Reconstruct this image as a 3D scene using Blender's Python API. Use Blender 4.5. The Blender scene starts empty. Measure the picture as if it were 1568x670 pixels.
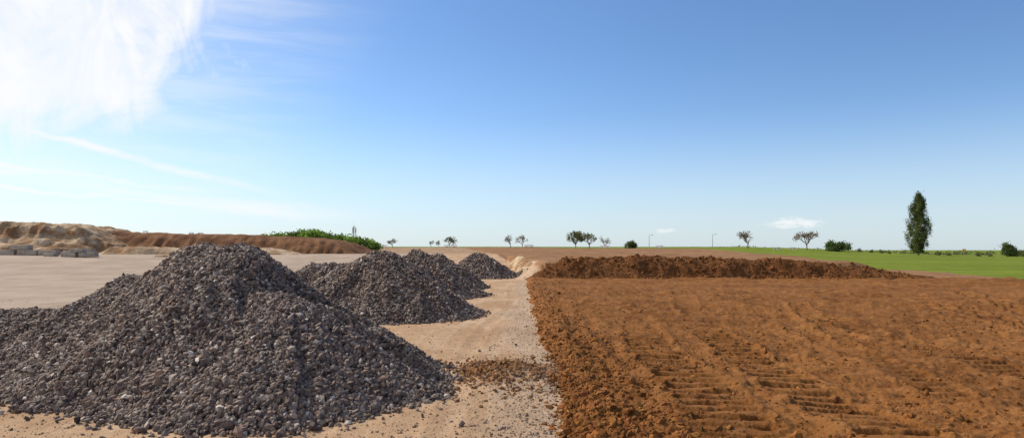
import bpy, math, random
import numpy as np
from mathutils import Vector
rng = np.random.default_rng(7); random.seed(7)
scene = bpy.context.scene
scene.view_settings.view_transform='Standard'
scene.view_settings.look='None'
scene.view_settings.exposure=0

# ------------------------------------------------ noise
TAB = np.random.default_rng(3).random((256,256))*2-1
def vn(x,y,s=0):
    x=np.asarray(x,float)+s*17.31; y=np.asarray(y,float)+s*9.77
    xi=np.floor(x).astype(int); yi=np.floor(y).astype(int)
    fx=x-xi; fy=y-yi
    fx=fx*fx*fx*(fx*(fx*6-15)+10); fy=fy*fy*fy*(fy*(fy*6-15)+10)
    a=TAB[xi&255,yi&255]; b=TAB[(xi+1)&255,yi&255]; c=TAB[xi&255,(yi+1)&255]; d=TAB[(xi+1)&255,(yi+1)&255]
    return (a*(1-fx)+b*fx)*(1-fy)+(c*(1-fx)+d*fx)*fy
def fbm(x,y,o=4,s=0,g=0.5):
    t=0; a=1; n=0
    for i in range(o):
        ca,sa=math.cos(i*1.1),math.sin(i*1.1)
        t=t+a*vn((x*ca-y*sa),(x*sa+y*ca),s+i*3); n+=a; a*=g; x=x*2.03; y=y*2.03
    return t/n
def ss(a,b,x):
    t=np.clip((np.asarray(x,float)-a)/(b-a),0,1); return t*t*(3-2*t)

# ------------------------------------------------ mesh helper
def np_mesh(name, V, F, col=None, mat=None, smooth=False, mask=None):
    V=np.asarray(V,np.float32); F=np.asarray(F,np.int32)
    me=bpy.data.meshes.new(name)
    n=F.shape[1]
    me.vertices.add(len(V)); me.vertices.foreach_set('co',V.ravel())
    me.loops.add(F.size); me.loops.foreach_set('vertex_index',F.ravel())
    me.polygons.add(len(F)); me.polygons.foreach_set('loop_start',np.arange(len(F),dtype=np.int32)*n)
    me.update(calc_edges=True)
    me.polygons.foreach_set('use_smooth',np.full(len(F),smooth,dtype=bool))
    if col is not None:
        at=me.color_attributes.new('col','FLOAT_COLOR','POINT')
        c=np.ones((len(V),4),np.float32); c[:,:col.shape[1]]=col
        at.data.foreach_set('color',c.ravel())
    if mask is not None:
        at=me.color_attributes.new('mask','FLOAT_COLOR','POINT')
        at.data.foreach_set('color',mask.astype(np.float32).ravel())
    ob=bpy.data.objects.new(name,me); scene.collection.objects.link(ob)
    if mat: me.materials.append(mat)
    return ob

# ------------------------------------------------ node helpers
class NT:
    def __init__(s,nt): s.nt=nt
    def n(s,t,**k):
        nd=s.nt.nodes.new(t)
        for a,b in k.items(): setattr(nd,a,b)
        return nd
    def l(s,a,b): s.nt.links.new(a,b)
    def inp(s,sock,v):
        if isinstance(v,(int,float)): sock.default_value=v
        elif isinstance(v,(tuple,list)): sock.default_value=v
        else: s.l(v,sock)
    def m(s,op,a,b=0.0,c=0.0,clamp=False):
        nd=s.n('ShaderNodeMath',operation=op,use_clamp=clamp)
        s.inp(nd.inputs[0],a); s.inp(nd.inputs[1],b); s.inp(nd.inputs[2],c); return nd.outputs[0]
    def mr(s,v,a,b,c=0.0,d=1.0,smooth=True):
        nd=s.n('ShaderNodeMapRange'); nd.interpolation_type='SMOOTHSTEP' if smooth else 'LINEAR'
        s.inp(nd.inputs[0],v)
        for i,x in zip((1,2,3,4),(a,b,c,d)): s.inp(nd.inputs[i],x)
        return nd.outputs[0]
    def mix(s,f,a,b,blend='MIX'):
        nd=s.n('ShaderNodeMix',data_type='RGBA',blend_type=blend)
        s.inp(nd.inputs[0],f)
        s.inp(nd.inputs[6],a if not isinstance(a,tuple) else (*a,1)[:4]); s.inp(nd.inputs[7],b if not isinstance(b,tuple) else (*b,1)[:4])
        return nd.outputs[2]
    def noise(s,vec,scale,detail=4,rough=0.55,dist=0.0):
        nd=s.n('ShaderNodeTexNoise'); s.l(vec,nd.inputs['Vector'])
        nd.inputs['Scale'].default_value=scale; nd.inputs['Detail'].default_value=detail
        nd.inputs['Roughness'].default_value=rough; nd.inputs['Distortion'].default_value=dist
        return nd.outputs[0]
    def mapping(s,vec,scale=(1,1,1),rot=(0,0,0)):
        nd=s.n('ShaderNodeMapping'); s.l(vec,nd.inputs[0]); nd.inputs['Scale'].default_value=scale; nd.inputs['Rotation'].default_value=rot
        return nd.outputs[0]
def newmat(name,rough=0.9,spec=0.2):
    m=bpy.data.materials.new(name); m.use_nodes=True
    t=NT(m.node_tree); b=m.node_tree.nodes['Principled BSDF']
    b.inputs['Roughness'].default_value=rough
    b.inputs['Specular IOR Level'].default_value=spec
    return m,t,b
def attr(t,name):
    a=t.n('ShaderNodeAttribute'); a.attribute_name=name; return a.outputs[0]
def bump(t,b,h,strength,dist):
    bp=t.n('ShaderNodeBump'); t.l(h,bp.inputs['Height']); bp.inputs['Strength'].default_value=strength; bp.inputs['Distance'].default_value=dist
    t.l(bp.outputs[0],b.inputs['Normal'])
def simple(name,c,rough=0.8,var=0.25,scale=3.0,spec=0.2):
    m,t,b=newmat(name,rough,spec)
    tc=t.n('ShaderNodeTexCoord').outputs['Object']
    n=t.noise(tc,scale,5)
    c1=tuple(x*(1-var) for x in c); c2=tuple(min(1,x*(1+var)) for x in c)
    t.l(t.mix(t.mr(n,0.3,0.7),c1,c2),b.inputs['Base Color'])
    return m

# ------------------------------------------------ terrain functions
def xb(y): return 0.72+0.008*(y-9)+0.22*fbm(np.asarray(y)*0.35,np.asarray(y)*0+3.3,3,5)+0.10*vn(np.asarray(y)*1.7,np.asarray(y)*0+1.3,4)
def xl(y): return 2.4-(y-55)*0.11
def xr(y): return 31+(y-57)*0.2
AZ=np.radians([-180,-60,-38,-11,18.7,24,30.5,35,40,60,180])
ZR=np.array([2,3.9,3.9,3.8,3.7,3.0,1.0,0.25,0.1,0.1,2])
TRACKS=[(2.85,0.09,0.58,7,21,.42,.24),(4.85,0.06,0.55,7,21,.44,.26),(6.9,0.14,0.40,10,21,.40,.11),
        (9.3,0.08,0.52,10,27,.46,.20),(12.3,0.30,0.55,13,30,.50,.20),(1.6,0.03,0.3,13,24,.4,.06),(6.2,0.30,0.4,16,31,.46,.13),
        (15.5,0.35,0.55,14,36,.52,.20),(18.2,0.4,0.55,15,40,.52,.20),(3.6,0.2,0.5,22,40,.6,.14),(12,.45,.5,24,44,.6,.16)]
def low(x,y):
    r=np.hypot(x,y); az=np.arctan2(x,y)
    zr=np.interp(az,AZ,ZR)
    wl=1-ss(0.03,0.12,az)
    wl=wl*ss(-2.2,-1.4,az)
    z=wl*1.9*ss(58,96,r)+(zr-1.9*wl)*ss(100,290,r)
    z=z-np.maximum(r-305,0)*0.013
    return z
def masks(x,y):
    r=np.hypot(x,y)
    e=x-xb(y)
    near=ss(-0.08,0.1,e)*(1-ss(54,56,y))
    plat=ss(-0.6,0.6,x-xl(y)+1.0*fbm(x*.2,y*.2,3,9))*ss(53,55,y)
    dirt=np.maximum(near,plat)
    l1=24+0.315*y; l2=xr(y)+2
    w=ss(78,100,y); gl=l1*(1-w)+l2*w
    g=ss(-1.0,1.0,x-gl+1.3*fbm(x*.12,y*.12,4,2))
    g=g*ss(30,45,y)
    gfar=ss(-8,8,r-np.interp(np.arctan2(x,y),np.radians([-60,-15,-12,-8,10,20,25]),[130,130,215,225,228,205,150])+10*fbm(x*.03,y*.03,3,8))
    g=np.maximum(g,gfar)
    gray=ss(-1.9,-0.5,e+0.8*fbm(x*.5,y*.25,4,12))*(1-near)*(1-ss(60,75,y))
    lot=ss(19,25,y+4*fbm(x*.1,y*.15,3,6))*ss(-7,-10,x+2*fbm(x*.2,y*.2,3,7))
    gray=np.maximum(gray*.5,lot*0.8)
    field=np.maximum(ss(100,115,r)*(1-plat), plat*.4)
    return dirt,g,gray,field,near,plat,e
PATCH=(-.15,13.3,1.05,1.2)
def patchw(x,y): return np.exp(-(((x-PATCH[0])/PATCH[2])**2+((y-PATCH[1])/PATCH[3])**2))
def ground_z(x,y,full=True):
    x=np.asarray(x,float); y=np.asarray(y,float)
    r=np.hypot(x,y)
    dirt,g,gray,field,near,plat,e=masks(x,y)
    z=low(x,y)
    pm=ss(-2.0,1.0,x-xl(y))*(1-ss(-2.5,3.5,x-xr(y)))*ss(54.5,57.5,y)
    pz=(1.55+0.0085*(y-57)+0.18*fbm(x*.12,y*.08,3,14)*(1-ss(90,160,y)))*pm
    z=np.where(y>50,np.maximum(z,pz*(1-ss(240,300,y))),z)
    fine=1-ss(28,60,r)
    n1=fbm(x*.5,y*.5,4,1); n2=fbm(x*2.6,y*2.6,4,2); n3=fbm(x*9,y*9,3,3,0.6)
    ruts=1-np.abs(fbm(x*.06-y*.05,y*.9+x*.12,3,21))*2.2
    inT=np.zeros_like(x); tz=np.zeros_like(x)
    for (x0,sl,w,ya,yb,p,dep) in TRACKS:
        xc=x0+sl*(y-9)+0.12*np.sin(y*.5+x0)
        d=np.abs(x-xc)+0.13*n2+.05*n3
        mk=(1-ss(w*.85,w*1.0,d))*ss(ya,ya+1,y+.8*n1)*(1-ss(yb-3,yb,y+2*n1))
        t=np.mod((y+0.18*(x-xc)-sl*0.5*x+0.06*n2+0.14*n1)/p,1)
        # grouser grooves: abrupt far wall, gentler near wall, flat lands between
        gro=np.where(t<.10,1-t/.10,np.where(t<.50,0.0,(t-.50)/.50))
        brk=0.20+0.80*ss(-.40,.10,fbm(x*1.1,y*1.1,3,int(40+x0)))
        tz=tz-mk*dep*gro*brk+mk*.03
        tz=tz+0.05*np.exp(-((d-w*1.15)/.12)**2)*ss(ya,ya+1,y)*(1-ss(yb-3,yb,y))*fine
        inT=np.maximum(inT,mk)
    lump=np.maximum(fbm(x*1.5,y*1.5,4,64),0)
    dz=0.13+0.12*n1+(1-.65*inT)*(0.065*n2*(.5+.5*fine)+0.034*n3*fine+.12*lump)+0.12*ruts*ss(16,26,y)+tz
    hb=np.exp(-((e-0.6)/0.6)**2)
    dz=dz+hb*(0.02+0.07*fbm(x*1.8,y*1.8,4,30)+0.03*n3)
    dz=dz*ss(-.1,.5,e)
    sand=0.014*n1+0.012*n2*fine+0.006*n3*fine
    for (cx0,k1,amp) in [(-3.0,.16,.02),(-4.6,.15,.02),(-1.1,-.04,.014),(-9,-.3,.018)]:
        dd=x-(cx0-k1*(y-10)+.25*np.sin(y*.25))
        sand=sand-amp*np.exp(-(dd/.16)**2)*(1+.5*n1)*fine+amp*.6*np.exp(-((np.abs(dd)-.28)/.08)**2)*fine
    z=z+near*dz+(1-near)*sand+plat*0.10*fbm(x*.5,y*.5,4,33)
    z=z+gray*(1-near)*0.008*n3*fine
    pt=patchw(x,y)
    z=z+pt*(1-near)*(0.18+0.10*n2+0.05*n3)
    return z

# ------------------------------------------------ materials
def soil_color(t,nA,nB,nC):
    c=t.mix(t.mr(nA,.35,.65),(0.145,0.056,0.015),(0.215,0.089,0.026))
    c=t.mix(t.m('MULTIPLY',t.mr(nB,.42,.68),.5),c,(0.30,0.142,0.050))
    c=t.mix(t.m('MULTIPLY',t.mr(nC,.52,.30),.65),c,(0.065,0.024,0.008))
    return c
mG,t,b=newmat('ground_soil',0.95,0.1)
tc=t.n('ShaderNodeTexCoord').outputs['Object']
mk=t.n('ShaderNodeSeparateColor'); t.l(attr(t,'mask'),mk.inputs[0])
a2=t.n('ShaderNodeAttribute'); a2.attribute_name='mask'
D,G,Y=mk.outputs[0],mk.outputs[1],mk.outputs[2]; FLD=a2.outputs['Alpha']
n1=t.noise(tc,0.28,5,0.6); n2=t.noise(tc,2.8,5,0.65); n3=t.noise(tc,20,4,0.7); n4=t.noise(tc,60,2,0.7)
nl=t.noise(t.mapping(tc,(1.6,0.22,1),(0,0,math.radians(-62))),1.0,4,0.6,0.6)
cs=soil_color(t,n1,n2,n3)
sand=t.mix(t.mr(n1,.35,.65),(0.34,0.212,0.122),(0.43,0.285,0.175))
sand=t.mix(t.m('MULTIPLY',t.mr(nl,.45,.65),.5),sand,(0.50,0.365,0.25))
sand=t.mix(t.m('MULTIPLY',t.mr(n2,.46,.70),.55),sand,(0.26,0.16,0.092))
sand=t.mix(t.m('MULTIPLY',t.mr(n3,.55,.75),.4),sand,(0.23,0.15,0.10))
gr=t.mix(t.mr(n1,.35,.65),(0.29,0.225,0.175),(0.37,0.295,0.235))
gr=t.mix(t.m('MULTIPLY',t.mr(nl,.42,.7),.55),gr,(0.42,0.32,0.235))
gr=t.mix(t.m('MULTIPLY',t.mr(n3,.48,.62),.45),gr,(0.18,0.14,0.11))
gr=t.mix(t.m('MULTIPLY',t.mr(n4,.55,.68),.25),gr,(0.42,0.36,0.30))
yy=t.m('ADD',Y,t.m('MULTIPLY',t.m('SUBTRACT',n2,.5),.9)); 
col=t.mix(t.mr(yy,.2,.9),sand,gr)
fieldc=t.mix(t.mr(n1,.4,.6),(0.24,0.15,0.085),(0.32,0.215,0.135))
dd=t.m('ADD',D,t.m('MULTIPLY',t.m('SUBTRACT',n2,.5),.7))
col=t.mix(t.mr(dd,.2,.8),col,cs)
col=t.mix(FLD,col,fieldc)
ng=t.noise(t.mapping(tc,(.02,.15,1)),1.0,4,.6)
grass=t.mix(t.mr(ng,.35,.65),(0.115,0.150,0.012),(0.165,0.200,0.020))
grass=t.mix(t.m('MULTIPLY',t.mr(n2,.4,.7),.4),grass,(0.08,0.115,0.012))
gg=t.m('ADD',G,t.m('MULTIPLY',t.m('SUBTRACT',n2,.5),.4))
col=t.mix(t.mr(gg,.35,.65),col,grass)
t.l(col,b.inputs['Base Color'])
hh=t.m('ADD',t.m('MULTIPLY',n2,.5),t.m('ADD',t.m('MULTIPLY',n3,.35),t.m('MULTIPLY',n4,.15)))
bump(t,b,hh,0.75,0.10)

def moundmat(name,c1,c2,c3,sc=1.0,flat=1.4,lay=.5):
    m,t,b=newmat(name,.95,.1)
    tc=t.n('ShaderNodeTexCoord').outputs['Object']
    a=t.noise(tc,.35*sc,5,.65); bb=t.noise(tc,1.6*sc,5,.65); c=t.noise(tc,7*sc,4,.7)
    s=t.noise(t.mapping(tc,(.15,.15,flat)),1.0,4,.6,.5)
    col=t.mix(t.mr(a,.38,.62),c1,c2)
    col=t.mix(t.m('MULTIPLY',t.mr(s,.45,.6),lay),col,c3)
    col=t.mix(t.m('MULTIPLY',t.mr(bb,.5,.7),.5),col,tuple(x*.6 for x in c1))
    t.l(col,b.inputs['Base Color'])
    bump(t,b,t.m('ADD',t.m('MULTIPLY',bb,.6),t.m('MULTIPLY',c,.4)),.9,.35)
    return m
mBank=moundmat('bank_soil',(0.125,0.047,0.016),(0.165,0.066,0.023),(0.21,0.095,0.037),1.6)
mMound=moundmat('mound_soil',(0.13,0.058,0.027),(0.19,0.09,0.043),(0.25,0.13,0.065))
mSandM=moundmat('sand_mound_soil',(0.27,0.150,0.075),(0.54,0.41,0.28),(0.22,0.115,0.055),1.6,1.1,.6)

def attrmat(name,mult=1.0,rough=.85,noise_sc=20,spec=.25,trans=False):
    m,t,b=newmat(name,rough,spec)
    tc=t.n('ShaderNodeTexCoord').outputs['Object']
    n=t.noise(tc,noise_sc,2,.7)
    c=t.mix(1.0,attr(t,'col'),t.mix(n,(.55*mult,)*3,(1.45*mult,)*3),'MULTIPLY')
    t.l(c,b.inputs['Base Color'])
    if trans:
        tr=t.n('ShaderNodeBsdfTranslucent'); t.l(c,tr.inputs[0])
        ms=t.n('ShaderNodeMixShader'); ms.inputs[0].default_value=.35
        t.l(b.outputs[0],ms.inputs[1]); t.l(tr.outputs[0],ms.inputs[2])
        t.l(ms.outputs[0],m.node_tree.nodes['Material Output'].inputs[0])
    return m
mStone=attrmat('crushed_stone',1.0,.8,30,.3)
mClod=attrmat('soil_clod',1.0,.95,18,.1)
mLeaf=attrmat('foliage',1.0,.7,2,.3,True)
mBark=simple('bark',(0.19,0.15,0.12),.9,.3,4)

# ------------------------------------------------ ground sheet
fa=np.radians(np.linspace(-44,44,1050))
ba=np.radians(np.concatenate([np.linspace(46,180,50),np.linspace(-178,-46,50)]))
ang=np.concatenate([fa,ba]); ang=np.unique(np.mod(ang+2*np.pi,2*np.pi))
r1=1/np.linspace(1/7.5,1/48,500)
r2=np.arange(48.3,60,0.2)
r3=np.exp(np.linspace(np.log(60.5),np.log(310),200))
r4=np.exp(np.linspace(np.log(320),np.log(4500),28))
rad=np.concatenate([[0.5,1.5,3,4.5,6,7],r1,r2,r3,r4])
A,R=np.meshgrid(ang,rad)
X=(R*np.sin(A)).ravel(); Yc=(R*np.cos(A)).ravel()
Z=ground_z(X,Yc)
d_,g_,y_,f_,_,_,_=masks(X,Yc)
pt=patchw(X,Yc)*(.8+.6*fbm(X*2.2,Yc*2.2,4,44))
d_=np.maximum(d_,np.clip(pt*1.1,0,.7))
M=np.stack([d_,g_,y_,f_],1)
nr,na=R.shape
I=np.arange(nr*na).reshape(nr,na)
I2=np.roll(I,-1,axis=1)
F=np.stack([I[:-1],I[1:],I2[1:],I2[:-1]],-1).reshape(-1,4)
V=np.stack([X,Yc,Z],1)
q=F[5000]; nz=np.cross(V[q[1]]-V[q[0]],V[q[2]]-V[q[0]])[2]
if nz<0: F=F[:,::-1]
ground=np_mesh('ground',V,F,None,mG,True,mask=M)

# ------------------------------------------------ heightfield objects
def hfield(name,x0,x1,y0,y1,step,fn,mat,col=None):
    xs=np.arange(x0,x1,step); ys=np.arange(y0,y1,step)
    XX,YY=np.meshgrid(xs,ys); z=fn(XX,YY)
    V=np.stack([XX.ravel(),YY.ravel(),z.ravel()],1)
    I=np.arange(XX.size).reshape(XX.shape)
    F=np.stack([I[:-1,:-1],I[:-1,1:],I[1:,1:],I[1:,:-1]],-1).reshape(-1,4)
    zz=z.ravel(); g=low(V[:,0],V[:,1])-0.6
    keep=(zz[F]>g[F]).any(1); F=F[keep]
    u,inv=np.unique(F,return_inverse=True); V=V[u]; F=inv.reshape(F.shape)
    c=None
    if col is not None: c=np.tile(np.array(col),(len(V),1))
    return np_mesh(name,V,F,c,mat,True)

def bank(x,y):
    top=np.interp(x,[.6,1.8,3.0,4.6,8,14,18,22,26,29,32,36,39],[-.3,.3,1.1,1.65,1.85,1.80,1.72,1.58,1.32,1.0,.62,.12,-.3])
    off=0.9*fbm(x*.22,y*0,3,50)+0.4*fbm(x*.9,y*.9,4,51)
    f=ss(0,1,(y-52.9-off)/3.5)
    bk=1-ss(56.8,59.5,y)
    z=-0.35+(top+.35+0.28*fbm(x*.35,y*.5,4,52)+.14*fbm(x*2.0,y*2.2,4,55))*f+0.07*fbm(x*3.4,y*3.4,4,53)
    return np.where(y>56.8, z*bk+(-0.3)*(1-bk), z)
hfield('dirt_bank',0.5,39,52,60,0.09,bank,mBank)
# pale sand ramp running back along the left end of the bank
def pale(x,y):
    xc=xl(y)-.15
    h=np.interp(y,[53,56,60,70,80],[-.2,.75,1.25,1.35,.9])
    c=ss(-1.5,.5,x-xc+.35*fbm(x*.8,y*.4,4,61))*(1-ss(.6,1.6,x-xc))
    return low(x,y)-.35+(h+.35)*c*ss(53,55.5,y)*(1-ss(72,80,y))+.10*fbm(x*2.2,y*1.4,4,62)*c
hfield('sand_ramp',-2.6,4.4,52.5,81,0.12,pale,mSandM)

def longmound(x,y):
    top=np.interp(x,[-85,-66,-62,-47,-37.6,-32,-29.7,-26.5,-24.5,-22.5,-21],[5.4,5.4,5.2,4.75,4.6,4.35,4.1,3.6,2.9,1.9,1])
    top=top+.22*fbm(x*.25,y*.2,4,70)
    off=1.6*fbm(x*.12,x*0,3,71)+1.2*np.abs(fbm(x*.7,y*.3,3,72))
    f=ss(0,1,(y-92-off)/7.5)
    bk=1-ss(112,120,y)
    return 1.0+(top-1.0)*f*bk+.22*fbm(x*.9,y*.9,4,73)*f*bk-.4*(1-f*bk)
hfield('earth_mound',-85,-20,88,121,0.3,longmound,mMound)
def sandmound(x,y):
    top=np.interp(x,[-100,-74,-68,-63,-60,-56.5,-54,-51],[6.6,6.5,6.2,6.0,5.4,3.8,2.4,.8])+.2*fbm(x*.4,y*.4,3,80)
    off=1.5*fbm(x*.15,x*0,3,81)+2.6*fbm(x*.35,y*.35,5,82)
    t=(y-86-off)/7
    f=.45*ss(0,.35,t)+.2*ss(.35,.8,t)+.35*ss(.75,1.0,t)
    bk=1-ss(104,112,y)
    return 1.0+(top-1.0)*f*bk+.5*fbm(x*.7,y*.7,5,83)*f*bk-.4*(1-f*bk)
hfield('sand_mound',-102,-50,82,113,0.28,sandmound,mSandM)
def shelf(x,y):
    top=np.interp(x,[-56,-53,-48,-42,-38,-33,-29,-27],[1,2.7,2.9,2.6,2.9,2.6,2.0,1])+.25*fbm(x*.35,y*.35,3,90)
    off=1.0*fbm(x*.25,x*0,3,91)
    f=ss(0,3.2,y-84.5-off)*(1-ss(93,97,y))
    return .9+(top-.9)*f+.18*fbm(x*1.1,y*1.1,4,92)*f-.3*(1-f)
hfield('sand_mound',-58,-25,82,99,0.25,shelf,mSandM)
def shelf2(x,y):
    d=np.hypot((x+41.0)/3.6,(y-78)/2.6)
    return 0.6+1.6*(1-ss(.1,1,d+.1*fbm(x*.8,y*.8,3,95)))-.3+.1*fbm(x*2,y*2,3,96)
hfield('sand_mound',-46,-36,74,82,0.2,shelf2,mSandM)

# ------------------------------------------------ stones
def ico():
    p=(1+5**.5)/2
    v=np.array([[-1,p,0],[1,p,0],[-1,-p,0],[1,-p,0],[0,-1,p],[0,1,p],[0,-1,-p],[0,1,-p],[p,0,-1],[p,0,1],[-p,0,-1],[-p,0,1]],float)
    v/=np.linalg.norm(v[0])
    f=np.array([[0,11,5],[0,5,1],[0,1,7],[0,7,10],[0,10,11],[1,5,9],[5,11,4],[11,10,2],[10,7,6],[7,1,8],[3,9,4],[3,4,2],[3,2,6],[3,6,8],[3,8,9],[4,9,5],[2,4,11],[6,2,10],[8,6,7],[9,8,1]])
    return v,f
IV,IF=ico()
SH=[]
for k in range(16):
    s=IV*(0.72+0.5*rng.random((12,1))); s=s+rng.normal(0,.09,(12,3)); s=s*np.array([1.25,1.0,.72])*(0.85+.3*rng.random(3))
    SH.append(s)
SH=np.array(SH)
def stones(C,S,col):
    n=len(C)
    q=rng.normal(size=(n,4)); q/=np.linalg.norm(q,axis=1)[:,None]
    w,x,y,z=q.T
    Rm=np.stack([1-2*(y*y+z*z),2*(x*y-z*w),2*(x*z+y*w),2*(x*y+z*w),1-2*(x*x+z*z),2*(y*z-x*w),2*(x*z-y*w),2*(y*z+x*w),1-2*(x*x+y*y)],1).reshape(n,3,3)
    sh=SH[rng.integers(0,16,n)]
    V=np.einsum('nij,nkj->nki',Rm,sh)*S[:,None,None]+C[:,None,:]
    F=(IF[None]+12*np.arange(n)[:,None,None]).reshape(-1,3)
    cc=np.repeat(col,12,axis=0)
    return V.reshape(-1,3),F,cc
def stonecol(n,bright=1.0):
    base=np.array([[0.150,0.108,0.088],[0.105,0.074,0.062],[0.20,0.150,0.120],[0.20,0.125,0.088],[0.28,0.225,0.185],[0.46,0.40,0.35],[0.060,0.044,0.040]])
    k=rng.choice(7,n,p=[.31,.22,.19,.10,.10,.025,.055])
    return base[k]*(0.75+.5*rng.random((n,1)))*bright
def seg(x,y,ax,ay,bx,by):
    dx,dy=bx-ax,by-ay; L=dx*dx+dy*dy+1e-9
    t=np.clip(((x-ax)*dx+(y-ay)*dy)/L,0,1)
    return np.hypot(x-ax-t*dx,y-ay-t*dy), np.arctan2(y-ay-t*dy,x-ax-t*dx)
def smax(a,b,k=.18):
    h=np.clip(.5+.5*(a-b)/k,0,1); return a*h+b*(1-h)+k*h*(1-h)
def pilefn(parts,seed):
    def f(x,y):
        z=np.full(np.shape(x),-.5)
        wx=x+.3*fbm(x*.6,y*.6,3,seed); wy=y+.3*fbm(x*.6,y*.6,3,seed+5)
        for (ax,ay,bx,by,h,R) in parts:
            d,a=seg(wx,wy,ax,ay,bx,by)
            fold=.34*fbm(np.cos(a)*2.6+seed,np.sin(a)*2.6,3,seed+8)*ss(.08,.45,d/R)*(1-.75*ss(.55,1,d/R))
            u=d/R*(1+fold)
            zz=h*(1-u)
            zz=np.where(u<.14,h*(.93-.07*(u/.14)**2), zz)
            z=smax(z,zz)
        return z+.07*fbm(x*1.6,y*1.6,3,seed+2)*ss(-.1,.5,z)
    return f
def make_pile(parts,seed,dens,rad0,step):
    f=pilefn(parts,seed)
    xs=[p[0] for p in parts]+[p[2] for p in parts]; ys=[p[1] for p in parts]+[p[3] for p in parts]; Rm=max(p[5] for p in parts)+.9
    x0,x1,y0,y1=min(xs)-Rm,max(xs)+Rm,min(ys)-Rm,max(ys)+Rm
    n=int((x1-x0)*(y1-y0)*dens)
    x=rng.uniform(x0,x1,n); y=rng.uniform(y0,y1,n)
    z=f(x,y); gz=low(x,y)
    h=z-gz
    p=np.where(h>.0,1.0,np.exp(h*16)*.5)
    k=rng.random(n)<p; x,y,z,h=x[k],y[k],z[k],h[k]
    gz=ground_z(x,y)
    S=rad0*np.exp(rng.normal(0,.34,len(x))); S=np.clip(S,rad0*.4,rad0*2.2)
    zc=np.where(z>gz,z,gz+S*.25)+rng.uniform(-.3,.55,len(x))*S
    V,F,c=stones(np.stack([x,y,zc],1),S,stonecol(len(x)))
    xs_=np.arange(x0,x1,step); ys_=np.arange(y0,y1,step)
    XX,YY=np.meshgrid(xs_,ys_); ZZ=f(XX,YY)-.02
    CV=np.stack([XX.ravel(),YY.ravel(),ZZ.ravel()],1)
    I=np.arange(XX.size).reshape(XX.shape)
    Q=np.stack([I[:-1,:-1],I[:-1,1:],I[1:,1:],I[1:,:-1]],-1).reshape(-1,4)
    g=low(CV[:,0],CV[:,1])-.1
    Q=Q[(CV[:,2][Q]>g[Q]).any(1)]
    T=np.concatenate([Q[:,[0,1,2]],Q[:,[0,2,3]]])
    cc=np.tile(np.array([[.09,.064,.053]]),(len(CV),1))
    VV=np.concatenate([V,CV]); FF=np.concatenate([F,T+len(V)]); CC=np.concatenate([c,cc])
    return np_mesh('gravel_pile',VV,FF,CC,mStone,False), len(x)
P1=[(-6.5,14.5,-5.7,13.9,2.76,3.8),(-4.6,12.7,-4.2,12.5,1.75,3.15),(-9.4,16.3,-7.8,15.8,1.95,3.1),(-13.2,17.2,-10.2,16.8,1.0,2.4)]
P2=[(-5.15,26,-4.85,26,2.6,3.8),(-7.9,27.3,-6.9,27,2.05,3.4)]
P3=[(-5.3,36.5,-5.0,36.5,2.55,3.6)]
P3b=[(-5.0,43.5,-4.6,43.5,2.3,3.0),(-8.6,41,-7.6,41.5,2.4,3.4)]
P4=[(-3.1,60,-2.9,60,2.3,3.6)]
for a in [(P1,11,1000,.033,.06),(P2,23,500,.042,.09),(P3,31,280,.052,.12),(P3b,41,190,.058,.15),(P4,53,190,.065,.15)]:
    o,n=make_pile(*a); print('pile stones',n)

# ------------------------------------------------ clods / loose stones
def scatter(name,n,fx,size,sig,colfn,mat,sink=.1,maxs=3):
    x,y=fx(n); S=np.clip(size*np.exp(rng.normal(0,sig,len(x))),size*.35,size*maxs)
    z=ground_z(x,y)+S*sink
    V,F,c=stones(np.stack([x,y,z],1),S,colfn(len(x)))
    return np_mesh(name,V,F,c,mat,False)
def dirtcol(n):
    base=np.array([0.178,0.072,0.021]); return base*(0.6+.8*rng.random((n,1)))*(1+rng.normal(0,.05,(n,3)))
def tancol(n):
    a=np.array([0.33,0.225,0.14]); return a*(0.6+.6*rng.random((n,1)))
def border(n):
    y=1/rng.uniform(1/52,1/8.2,n); x=xb(y)+np.abs(rng.normal(0,.9,n))+rng.normal(0,.10,n)-.02
    return x,y
def fieldpts(n):
    y=1/rng.uniform(1/50,1/8.2,n); t=rng.uniform(0.02,.82,n); x=np.maximum(t*y,xb(y)+.3)
    k=rng.random(n)<(.1+.9*ss(0,.5,fbm(x*.5,y*.5,3,77)))
    return x[k],y[k]
scatter('soil_clods',6500,border,.022,.6,dirtcol,mClod,-.1,3.6)
scatter('soil_clods',26000,fieldpts,.016,.6,dirtcol,mClod,-.05,4)
def patch(n):
    return rng.normal(PATCH[0],.72,n),rng.normal(PATCH[1],.9,n)
def patchcol(n):
    return dirtcol(n)*.7+tancol(n)*.3
scatter('soil_clods',2600,patch,.018,.55,patchcol,mClod,0)
nb_=4500
x=rng.uniform(2.5,33,nb_); y=rng.uniform(52.4,56.8,nb_); z=np.maximum(bank(x,y),ground_z(x,y)); S=np.clip(.045*np.exp(rng.normal(0,.6,nb_)),.02,.22)
V_,F_,c_=stones(np.stack([x,y,z],1),S,dirtcol(nb_)*.8); np_mesh('soil_clods',V_,F_,c_,mClod,False)
def strip(n):
    y=1/rng.uniform(1/50,1/8.2,n); x=xb(y)-np.abs(rng.normal(0,.8,n)); return x,y
scatter('loose_gravel',3200,strip,.009,.5,lambda n:stonecol(n,.6)+tancol(n)*.4,mStone,.1)
def track(n):
    y=1/rng.uniform(1/50,1/8.2,n); x=rng.uniform(-.85,.05,n)*y; return x,y
scatter('loose_gravel',7000,track,.009,.6,lambda n:tancol(n),mStone,.2,4)

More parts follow.
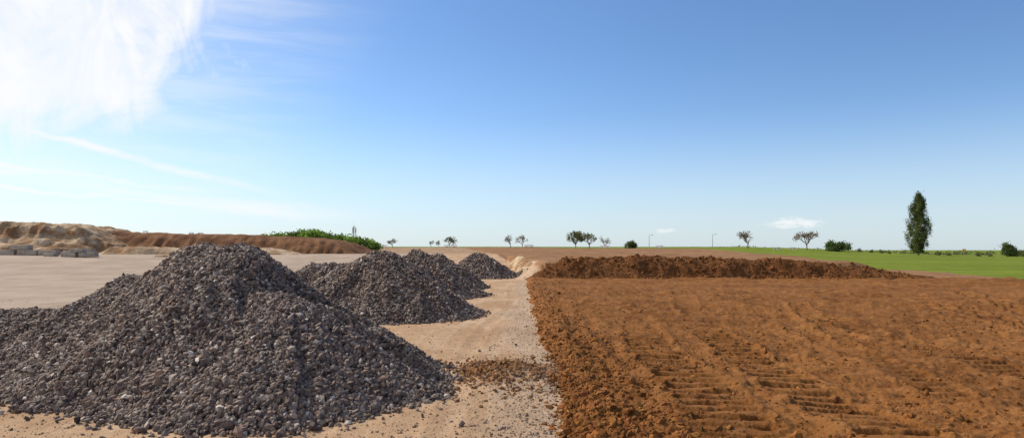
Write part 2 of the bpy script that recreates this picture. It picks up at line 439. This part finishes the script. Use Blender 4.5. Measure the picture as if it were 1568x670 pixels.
# ------------------------------------------------ trees
def tube(p0,p1,r0,r1,V,F,n=5):
    d=(p1-p0); L=d.length
    if L<1e-5: return
    d/=L; u=d.orthogonal().normalized(); w=d.cross(u)
    b0=len(V)
    for p,r in ((p0,r0),(p1,r1)):
        for i in range(n):
            a=2*math.pi*i/n; V.append(tuple(p+(u*math.cos(a)+w*math.sin(a))*r))
    for i in range(n):
        j=(i+1)%n; F.append((b0+i,b0+j,b0+n+j,b0+n+i))
def build_tree(name,loc,V,F,leafC,leafS,leafcol):
    V=np.array(V).reshape(-1,3); F=np.array(F).reshape(-1,4)
    nb=len(F); cb=np.tile(np.array([[.10,.08,.06]]),(len(V),1))
    if leafC is not None and len(leafC):
        n=len(leafC)
        a=rng.normal(size=(n,3)); a/=np.linalg.norm(a,axis=1)[:,None]
        bb=np.cross(a,rng.normal(size=(n,3))); bb/=np.linalg.norm(bb,axis=1)[:,None]
        a=a*leafS[:,None]; bb=bb*(leafS*.7)[:,None]
        L=np.stack([leafC-a,leafC-bb,leafC+a,leafC+bb],1).reshape(-1,3)
        LF=np.arange(n*4).reshape(n,4)+len(V)
        V=np.concatenate([V,L]); F=np.concatenate([F,LF]); cb=np.concatenate([cb,np.repeat(leafcol,4,axis=0)])
    ob=np_mesh(name,V,F,cb,mBark,False); ob.data.materials.append(mLeaf)
    mi=np.zeros(len(F),np.int32); mi[nb:]=1; ob.data.polygons.foreach_set('material_index',mi)
    ob.location=loc; return ob
def rec(p,d,L,r,depth,V,F,tips,spread,up):
    mid=p+d*L*.5+Vector((random.gauss(0,.06),random.gauss(0,.06),0))*L
    e=p+d*L+Vector((random.gauss(0,.05),random.gauss(0,.05),0))*L
    tube(p,mid,r,r*.85,V,F,5 if r>.06 else 3); tube(mid,e,r*.85,r*.68,V,F,5 if r>.06 else 3)
    if depth<=2: tips.append((e,L))
    if depth<=0: return
    for i in range(random.choice([2,3,3]) if depth<5 else 4):
        v=Vector((random.gauss(0,1),random.gauss(0,1),random.gauss(0,.6))).normalized()
        nd=(d*.9+v*spread+Vector((0,0,up))).normalized()
        rec(p.lerp(e,random.uniform(.6,1)),nd,L*random.uniform(.62,.88),max(r*.62,.014),depth-1,V,F,tips,spread,up)
def broad_tree(name,x,y,h,w,leafn,col,bare=False,dz=0):
    V=[];F=[];tips=[]
    L=h*.26
    rec(Vector((0,0,-.15)),Vector((random.gauss(0,.05),0,1)).normalized(),L,h*.026,5,V,F,tips,.75 if not bare else .7,.12)
    P=np.array([t[0] for t in tips])
    A=np.array(V); zmax=A[:,2].max(); xm=np.percentile(np.abs(A[:,0]),97)
    sc=np.array([w/2/xm,w/2/xm,h/zmax]); 
    wz=np.clip(A[:,2]/(h*.25),0,1)[:,None]
    A=A*np.concatenate([1+(sc[:2]-1)*wz,np.full((len(A),1),sc[2])],1)
    LC=LS=LK=None
    if leafn:
        k=rng.integers(0,len(P),leafn)
        LC=P[k]*sc+rng.normal(0,h*.038,(leafn,3)); LS=np.abs(rng.normal(h*.028,h*.008,leafn))
        clump=.65+.7*rng.random(len(P))[k]
        LK=np.array(col)*clump[:,None]*(.8+.4*rng.random((leafn,1)))
    z=float(ground_z(np.array([x]),np.array([y]))[0])+dz
    return build_tree(name,(x,y,z),A,F,LC,LS,LK)
def bush(name,x,y,w,h,n,col,dz=0):
    V=[];F=[]
    for i in range(7):
        a=random.uniform(0,6.28); tube(Vector((0,0,-.2)),Vector((math.cos(a)*w*.3,math.sin(a)*w*.3,h*.6)),.06,.02,V,F,4)
    nc=26; cc=rng.normal(size=(nc,3)); cc/=np.linalg.norm(cc,axis=1)[:,None]; cc*=rng.uniform(.35,.85,(nc,1)); cc[:,2]=np.abs(cc[:,2])
    cc=cc*np.array([w/2,w/2,h*.8])+np.array([0,0,h*.12])
    k=rng.integers(0,nc,n); sp=min(w,h)*.17
    LC=cc[k]+rng.normal(0,sp*.6,(n,3)); LC[:,2]=np.abs(LC[:,2])
    LS=np.abs(rng.normal(.13,.04,n))*max(h,2)/3
    LK=np.array(col)*(.6+.8*rng.random(nc))[k][:,None]*(.8+.4*rng.random((n,1)))
    z=float(ground_z(np.array([x]),np.array([y]))[0])+dz
    return build_tree(name,(x,y,z),V,F,LC,LS,LK)
GD=(0.08,0.12,0.03); GO=(0.14,0.155,0.05); GB=(0.15,0.23,0.035); DR=(0.20,0.15,0.09)
def PX(u,y): return (u-784)/1022*y
broad_tree('deciduous_tree',PX(601,205),205,3.0,2.6,500,GO)
broad_tree('deciduous_tree',PX(672,215),215,2.4,1.8,350,GO)
broad_tree('deciduous_tree',PX(688,215),215,3.6,3.8,1100,GO)
broad_tree('deciduous_tree',PX(660,215),215,2.4,1.6,300,GO)
broad_tree('bare_tree',PX(782,220),220,4.2,3.6,300,DR,True)
broad_tree('bare_tree',PX(800,222),222,4.2,4.0,300,DR,True)
broad_tree('deciduous_tree',PX(881,220),220,5.6,5.6,3200,GO)
broad_tree('deciduous_tree',PX(902,224),224,5.2,4.4,700,GO)
broad_tree('bare_tree',PX(926,226),226,4.0,3.6,300,DR,True)
bush('round_bush',PX(967,225),225,5.0,3.1,3200,GD)
broad_tree('bare_tree',PX(1145,218),218,6.0,6.4,400,DR,True)
broad_tree('bare_tree',PX(1236,214),214,6.0,6.0,900,DR,True)
bush('round_bush',PX(1283,214),214,8.6,4.6,5200,GD)
bush('round_bush',PX(1545,225),225,5.4,5.2,3200,GD)
bush('round_bush',PX(1566,232),232,3.4,3.0,1500,GO)
for u,w,h in [(1316,1.8,1.6),(1334,1.4,1.1),(1350,2.2,1.5),(1362,1.4,1.0),(1437,2.4,1.0),(1453,2.0,.9),(1498,2.2,1.1),(1516,2.0,.9)]:
    bush('shrub',PX(u,225),225,w,h,500,GO)
def poplar(x,y,h,w):
    V=[];F=[]
    tube(Vector((0,0,-.3)),Vector((.1,0,h*.5)),.42,.24,V,F,8); tube(Vector((.1,0,h*.5)),Vector((0,0,h*.94)),.24,.04,V,F,6)
    cl=[];sz=[]
    N=260
    for i in range(N):
        t=(i+.5)/N; z0=h*(.06+.89*t)
        prof=np.interp(t,[0,.1,.3,.5,.75,.9,1],[.45,.80,1.0,1.0,.78,.5,.15])*w/2
        a=random.uniform(0,6.28); rr=prof*random.uniform(.25,1.0)
        p0=Vector((0,0,max(.8,z0-rr*1.6-1))); p1=Vector((math.cos(a)*rr,math.sin(a)*rr,z0))
        tube(p0,p1,.07,.02,V,F,3)
        cl.append(p1); sz.append(.35+.28*random.random())
    cl=np.array(cl); sz=np.array(sz); n=22000
    k=rng.integers(0,N,n)
    LC=cl[k]+rng.normal(0,1,(n,3))*np.stack([sz*.62,sz*.62,sz*1.3],1)[k]
    ok=LC[:,2]>.9; LC=LC[ok]; k=k[ok]
    LS=np.abs(rng.normal(.15,.04,len(LC)))
    LK=np.array([0.09,0.118,0.028])*(.4+1.2*rng.random(N))[k][:,None]*(.75+.5*rng.random((len(k),1)))
    z=float(ground_z(np.array([x]),np.array([y]))[0])
    return build_tree('poplar_tree',(x,y,z-.2),V,F,LC,LS,LK)
poplar(PX(1406,217),217,20.6,6.8)
def mass(name,xs,ys,tops,n,size,col,zlow):
    nc=160; ct=rng.random(nc); cx=np.interp(ct,np.linspace(0,1,len(xs)),xs); cy=ys+rng.uniform(-5,5,nc)
    th=np.interp(ct,np.linspace(0,1,len(xs)),tops)
    g=low(cx,cy); cz=g+zlow+(th-g-zlow)*np.sqrt(rng.random(nc))*.88
    k=rng.integers(0,nc,n)
    LC=np.stack([cx,cy,cz],1)[k]+rng.normal(0,1,(n,3))*np.array([size*2.4,size*2.4,size*1.7])
    LS=np.abs(rng.normal(size,size*.25,n))
    LK=np.array(col)*(.5+1.0*rng.random(nc))[k][:,None]*(.75+.5*rng.random((n,1)))
    V=[];F=[]
    for i in range(0,nc,3): tube(Vector((cx[i],cy[i],g[i]-.3)),Vector((cx[i],cy[i],cz[i])),.15,.05,V,F,4)
    return build_tree(name,(0,0,0),V,F,LC,LS,LK)
mass('distant_trees',[PX(u,150) for u in (400,430,455,470,490,510,530,550,572)],150,[5.6,6.1,6.7,7.1,6.6,5.7,5.2,4.7,4.0],18000,.24,GB,.2)
xs=np.linspace(PX(1100,310),PX(1640,310),40)
mass('distant_hedge',xs,312,0.4+1.8*np.abs(fbm(np.linspace(0,14,40),np.zeros(40),3,99))+np.interp(xs,[80,160,260],[2.6,.6,.4]),5000,.3,(0.09,0.11,0.05),0)

# ------------------------------------------------ furniture helpers
def parent_empty(name,loc):
    e=bpy.data.objects.new(name,None); scene.collection.objects.link(e); e.location=loc; return e
def part(name,par,V,F,mat):
    me=bpy.data.meshes.new(name); me.from_pydata([tuple(v) for v in V],[],F); me.materials.append(mat)
    o=bpy.data.objects.new(name,me); scene.collection.objects.link(o); o.parent=par; return o
def boxvf(c,s):
    x,y,z=c; a,b2,h=s[0]/2,s[1]/2,s[2]/2
    V=[(x+i*a,y+j*b2,z+k*h) for i in(-1,1) for j in(-1,1) for k in(-1,1)]
    return V,[(0,1,3,2),(4,6,7,5),(0,4,5,1),(2,3,7,6),(0,2,6,4),(1,5,7,3)]
mSteel=simple('galvanised_steel',(0.35,0.36,0.37),.5,.1,2,.5)
mConc=simple('concrete',(0.34,0.29,0.24),.9,.25,2)
mWhite=simple('white_paint',(0.78,0.78,0.76),.6,.05,3)
mRed=simple('red_paint',(0.55,0.05,0.04),.6,.1,3)
mYel=simple('yellow_paint',(0.65,0.42,0.04),.5,.1,3)
mLens=simple('lamp_glass',(0.6,0.6,0.55),.3,.05,3)
def gz1(x,y): return float(ground_z(np.array([x]),np.array([y]))[0])
def barrier(x,y,z,w=2.6,rot=0,sc=1):
    e=parent_empty('road_barrier',(x,y,z)); e.rotation_euler[2]=rot; e.scale=(sc,sc,sc)
    n=7
    for r_,zz in enumerate((.45,.85)):
        for i in range(n):
            V,F=boxvf((-w/2+w/n*(i+.5),0,zz),(w/n-.004,.04,.24)); part(f'board_{r_}_{i}',e,V,F,mRed if (i+r_)%2 and i in(1,5,4) else mWhite)
    for i,xx in enumerate((-w/2+.2,w/2-.2)):
        V,F=boxvf((xx,.05,.5),(.06,.05,1.05)); part(f'post_{i}',e,V,F,mSteel)
        V,F=boxvf((xx,.05,.04),(.4,.7,.09)); part(f'foot_{i}',e,V,F,mConc)
for u,y,w in [(586,190,3),(690,205,4),(810,215,3),(926,215,3),(1010,218,2.4),(1190,206,2.4),(1214,206,2.2)]:
    x=PX(u,y); barrier(x,y,gz1(x,y),w,random.uniform(-.2,.2))
for x in (-56,-49,-47.6):
    z=float(longmound(np.array([x]),np.array([102.0]))[0]); barrier(x,102,z-.05,1.8,.1,.42)
def lamp(x,y,h):
    e=parent_empty('street_lamp',(x,y,gz1(x,y)))
    V=[];F=[]; tube(Vector((0,0,-.2)),Vector((0,0,h*.55)),.11,.09,V,F,8); tube(Vector((0,0,h*.55)),Vector((0,0,h)),.09,.06,V,F,8); part('pole',e,V,F,mSteel)
    V=[];F=[]; tube(Vector((0,0,h-.05)),Vector((.7,0,h+.15)),.05,.04,V,F,6); part('arm',e,V,F,mSteel)
    V,F=boxvf((.95,0,h+.15),(.75,.28,.12)); part('head',e,V,F,mSteel)
    V,F=boxvf((.95,0,h+.075),(.5,.2,.028)); part('lens',e,V,F,mLens)
lamp(PX(994,225),225,4.4); lamp(PX(1091,225),225,4.6)
def mast(x,y,zt):
    z=gz1(x,y); h=zt-z
    e=parent_empty('radio_mast',(x,y,z))
    V=[];F=[]
    def leg(i,zz):
        a=i*2*math.pi/3; r=.9*(1-zz/h*.75); return Vector((math.cos(a)*r,math.sin(a)*r,zz))
    lv=[h*k/14 for k in range(15)]
    for k in range(14):
        for i in range(3):
            tube(leg(i,lv[k]),leg(i,lv[k+1]),.07,.07,V,F,4); tube(leg(i,lv[k]),leg((i+1)%3,lv[k+1]),.035,.035,V,F,3); tube(leg(i,lv[k]),leg((i+1)%3,lv[k]),.03,.03,V,F,3)
    part('lattice',e,V,F,mSteel)
    V=[];F=[]
    for i in range(3):
        a=i*2*math.pi/3; p=Vector((math.cos(a)*.55,math.sin(a)*.55,h-2.0)); tube(p,p+Vector((0,0,1.6)),.16,.16,V,F,6)
    tube(Vector((0,0,h)),Vector((0,0,h+1.5)),.04,.02,V,F,5)
    part('antennas',e,V,F,mWhite)
mast(PX(542,190),190,9.2)
def stack(x,y,items):
    z=gz1(x,y); e=parent_empty('concrete_block_stack',(x,y,z))
    for i,(cx,cy,cz,a,b2,c) in enumerate(items):
        V,F=boxvf((cx,cy,cz+c/2),(a,b2,c)); o=part(f'block_{i}',e,V,F,mConc); m=o.modifiers.new('bevel','BEVEL'); m.width=.05
stack(-55,76,[(0,0,0,2.2,.8,.6),(-2.5,.1,0,2.0,.8,.6),(2.4,-.1,0,2,.8,.55),(-.9,0,.61,2.2,.8,.55),(4.8,.2,0,1.6,1.0,.5),(-5.2,.3,0,1.8,.8,.9),(6.8,0,0,1.2,.9,.7)])
stack(-49,74,[(0,0,0,1.6,.8,.5),(2.0,.1,0,1.8,.8,.5),(-2.2,.1,0,1.2,.8,.4),(.9,0,.51,1.5,.8,.4)])
def signpost(x,y,h):
    e=parent_empty('sign_post',(x,y,gz1(x,y)))
    V=[];F=[]; tube(Vector((0,0,-.2)),Vector((0,0,h)),.06,.05,V,F,6); part('post',e,V,F,mSteel)
    V,F=boxvf((0,-.08,h-.5),(1.2,.05,.9)); part('panel',e,V,F,mYel)
signpost(PX(1476,215),215,2.4)

# ------------------------------------------------ sky
SUN_AZ=-60; SUN_EL=41
w=bpy.data.worlds.new('World'); scene.world=w; w.use_nodes=True
t=NT(w.node_tree); bg=w.node_tree.nodes['Background']; bg.inputs['Strength'].default_value=0.1
sky=t.n('ShaderNodeTexSky',sky_type='NISHITA'); sky.sun_disc=False
sky.sun_elevation=math.radians(SUN_EL); sky.sun_rotation=math.radians(SUN_AZ)
sky.air_density=1.0; sky.dust_density=0.5; sky.ozone_density=2.0
tc=t.n('ShaderNodeTexCoord').outputs['Generated']
sp=t.n('ShaderNodeSeparateXYZ'); t.l(tc,sp.inputs[0])
az=t.m('DEGREES',t.m('ARCTAN2',sp.outputs[0],sp.outputs[1]))
el=t.m('DEGREES',t.m('ARCSINE',sp.outputs[2]))
cb=t.n('ShaderNodeCombineXYZ'); t.l(az,cb.inputs[0]); t.l(el,cb.inputs[1])
P=cb.outputs[0]
f1=t.noise(t.mapping(P,(.09,.18,1),(0,0,math.radians(-25))),1.0,6,.6,1.0)
f2=t.noise(t.mapping(P,(.09,.75,1),(0,0,math.radians(14))),1.0,5,.6,.5)
f3=t.noise(t.mapping(P,(.26,.12,1),(0,0,math.radians(-45))),1.0,7,.64,1.2)
e1=t.m('SUBTRACT',t.m('ADD',-29.0,t.m('MULTIPLY',t.m('SUBTRACT',el,8.8),.56)),az)
e2=t.m('SUBTRACT',el,t.m('ADD',6.8,t.m('MULTIPLY',t.m('ADD',az,37.5),.30)))
inner=t.m('MINIMUM',e1,t.m('MULTIPLY',e2,1.3))
inner=t.m('ADD',inner,t.m('MULTIPLY',t.m('SUBTRACT',f1,.5),12))
inner=t.m('ADD',inner,t.m('MULTIPLY',t.m('SUBTRACT',f3,.5),8))
mass_=t.m('MULTIPLY',t.mr(inner,-3.5,5.0),t.mr(f3,.25,.65,.70,1.0))
veil=t.m('MULTIPLY',t.mr(t.m('MINIMUM',e1,e2),-16,3),t.mr(f2,.3,.7,.14,.45))
def streak(a0,e0,a1,e1_,wd,amp):
    s=(e1_-e0)/(a1-a0)
    ly=t.m('ADD',e0,t.m('MULTIPLY',t.m('SUBTRACT',az,a0),s))
    dv=t.m('ABSOLUTE',t.m('ADD',t.m('SUBTRACT',el,ly),t.m('MULTIPLY',t.m('SUBTRACT',f1,.5),1.6)))
    g=t.mr(dv,wd,0)
    ends=t.m('MULTIPLY',t.mr(az,a0-5,a0),t.mr(az,a1+4,a1-7))
    return t.m('MULTIPLY',t.m('MULTIPLY',g,ends),t.m('MULTIPLY',t.mr(f2,.3,.65,.4,1),amp))
c=t.m('MAXIMUM',mass_,veil)
for s in [(-36,8.3,-20,4.6,.6,1.0),(-44,6.4,-24,4.4,.5,.9),(-38,5.4,-26,3.8,1.0,.8),(-27,3.8,-14,2.9,.9,.75),(-40,4.4,-22,3.2,.22,1.0)]:
    c=t.m('MAXIMUM',c,streak(*s))
nn=t.noise(t.mapping(P,(1.1,2.4,1)),1.0,4,.6)
def puff(a0,e0,wa,we,amp):
    da=t.m('DIVIDE',t.m('SUBTRACT',az,a0),wa); de=t.m('DIVIDE',t.m('SUBTRACT',el,e0),we)
    d=t.m('SQRT',t.m('ADD',t.m('MULTIPLY',da,da),t.m('MULTIPLY',de,de)))
    return t.m('MULTIPLY',t.mr(t.m('ADD',d,t.m('MULTIPLY',t.m('SUBTRACT',nn,.5),2.6)),1.2,.1),amp)
c=t.m('MAXIMUM',c,puff(22.9,2.1,2.3,.45,.75)); c=t.m('MAXIMUM',c,puff(13.0,1.6,1.1,.22,.5))
c=t.m('MINIMUM',c,1.0)
tint=t.mix(t.mr(el,1,19,0,1),(1.10,1.28,1.56),(0.90,1.14,1.42))
base=t.mix(1.0,sky.outputs[0],tint,'MULTIPLY')
hz=t.mr(el,12,-1,0,.6)
base=t.mix(hz,base,(7.0,8.2,9.2))
col=t.mix(c,base,(9.7,9.8,9.9))
t.l(col,bg.inputs['Color'])

sd=bpy.data.lights.new('sun','SUN'); sd.energy=5.0; sd.angle=math.radians(.5); sd.color=(1,.92,.80)
so=bpy.data.objects.new('sun',sd); scene.collection.objects.link(so)
a=math.radians(SUN_AZ); e_=math.radians(SUN_EL)
dirv=Vector((math.sin(a)*math.cos(e_),math.cos(a)*math.cos(e_),math.sin(e_)))
so.rotation_euler=dirv.to_track_quat('Z','Y').to_euler()

cd=bpy.data.cameras.new('camera'); cd.sensor_width=36; cd.lens=36*1022/1568; cd.shift_y=0.030; cd.clip_end=8000; cd.clip_start=.1
co=bpy.data.objects.new('camera',cd); scene.collection.objects.link(co); co.location=(0,0,2.5); co.rotation_euler=(math.radians(90),0,0)
scene.camera=co
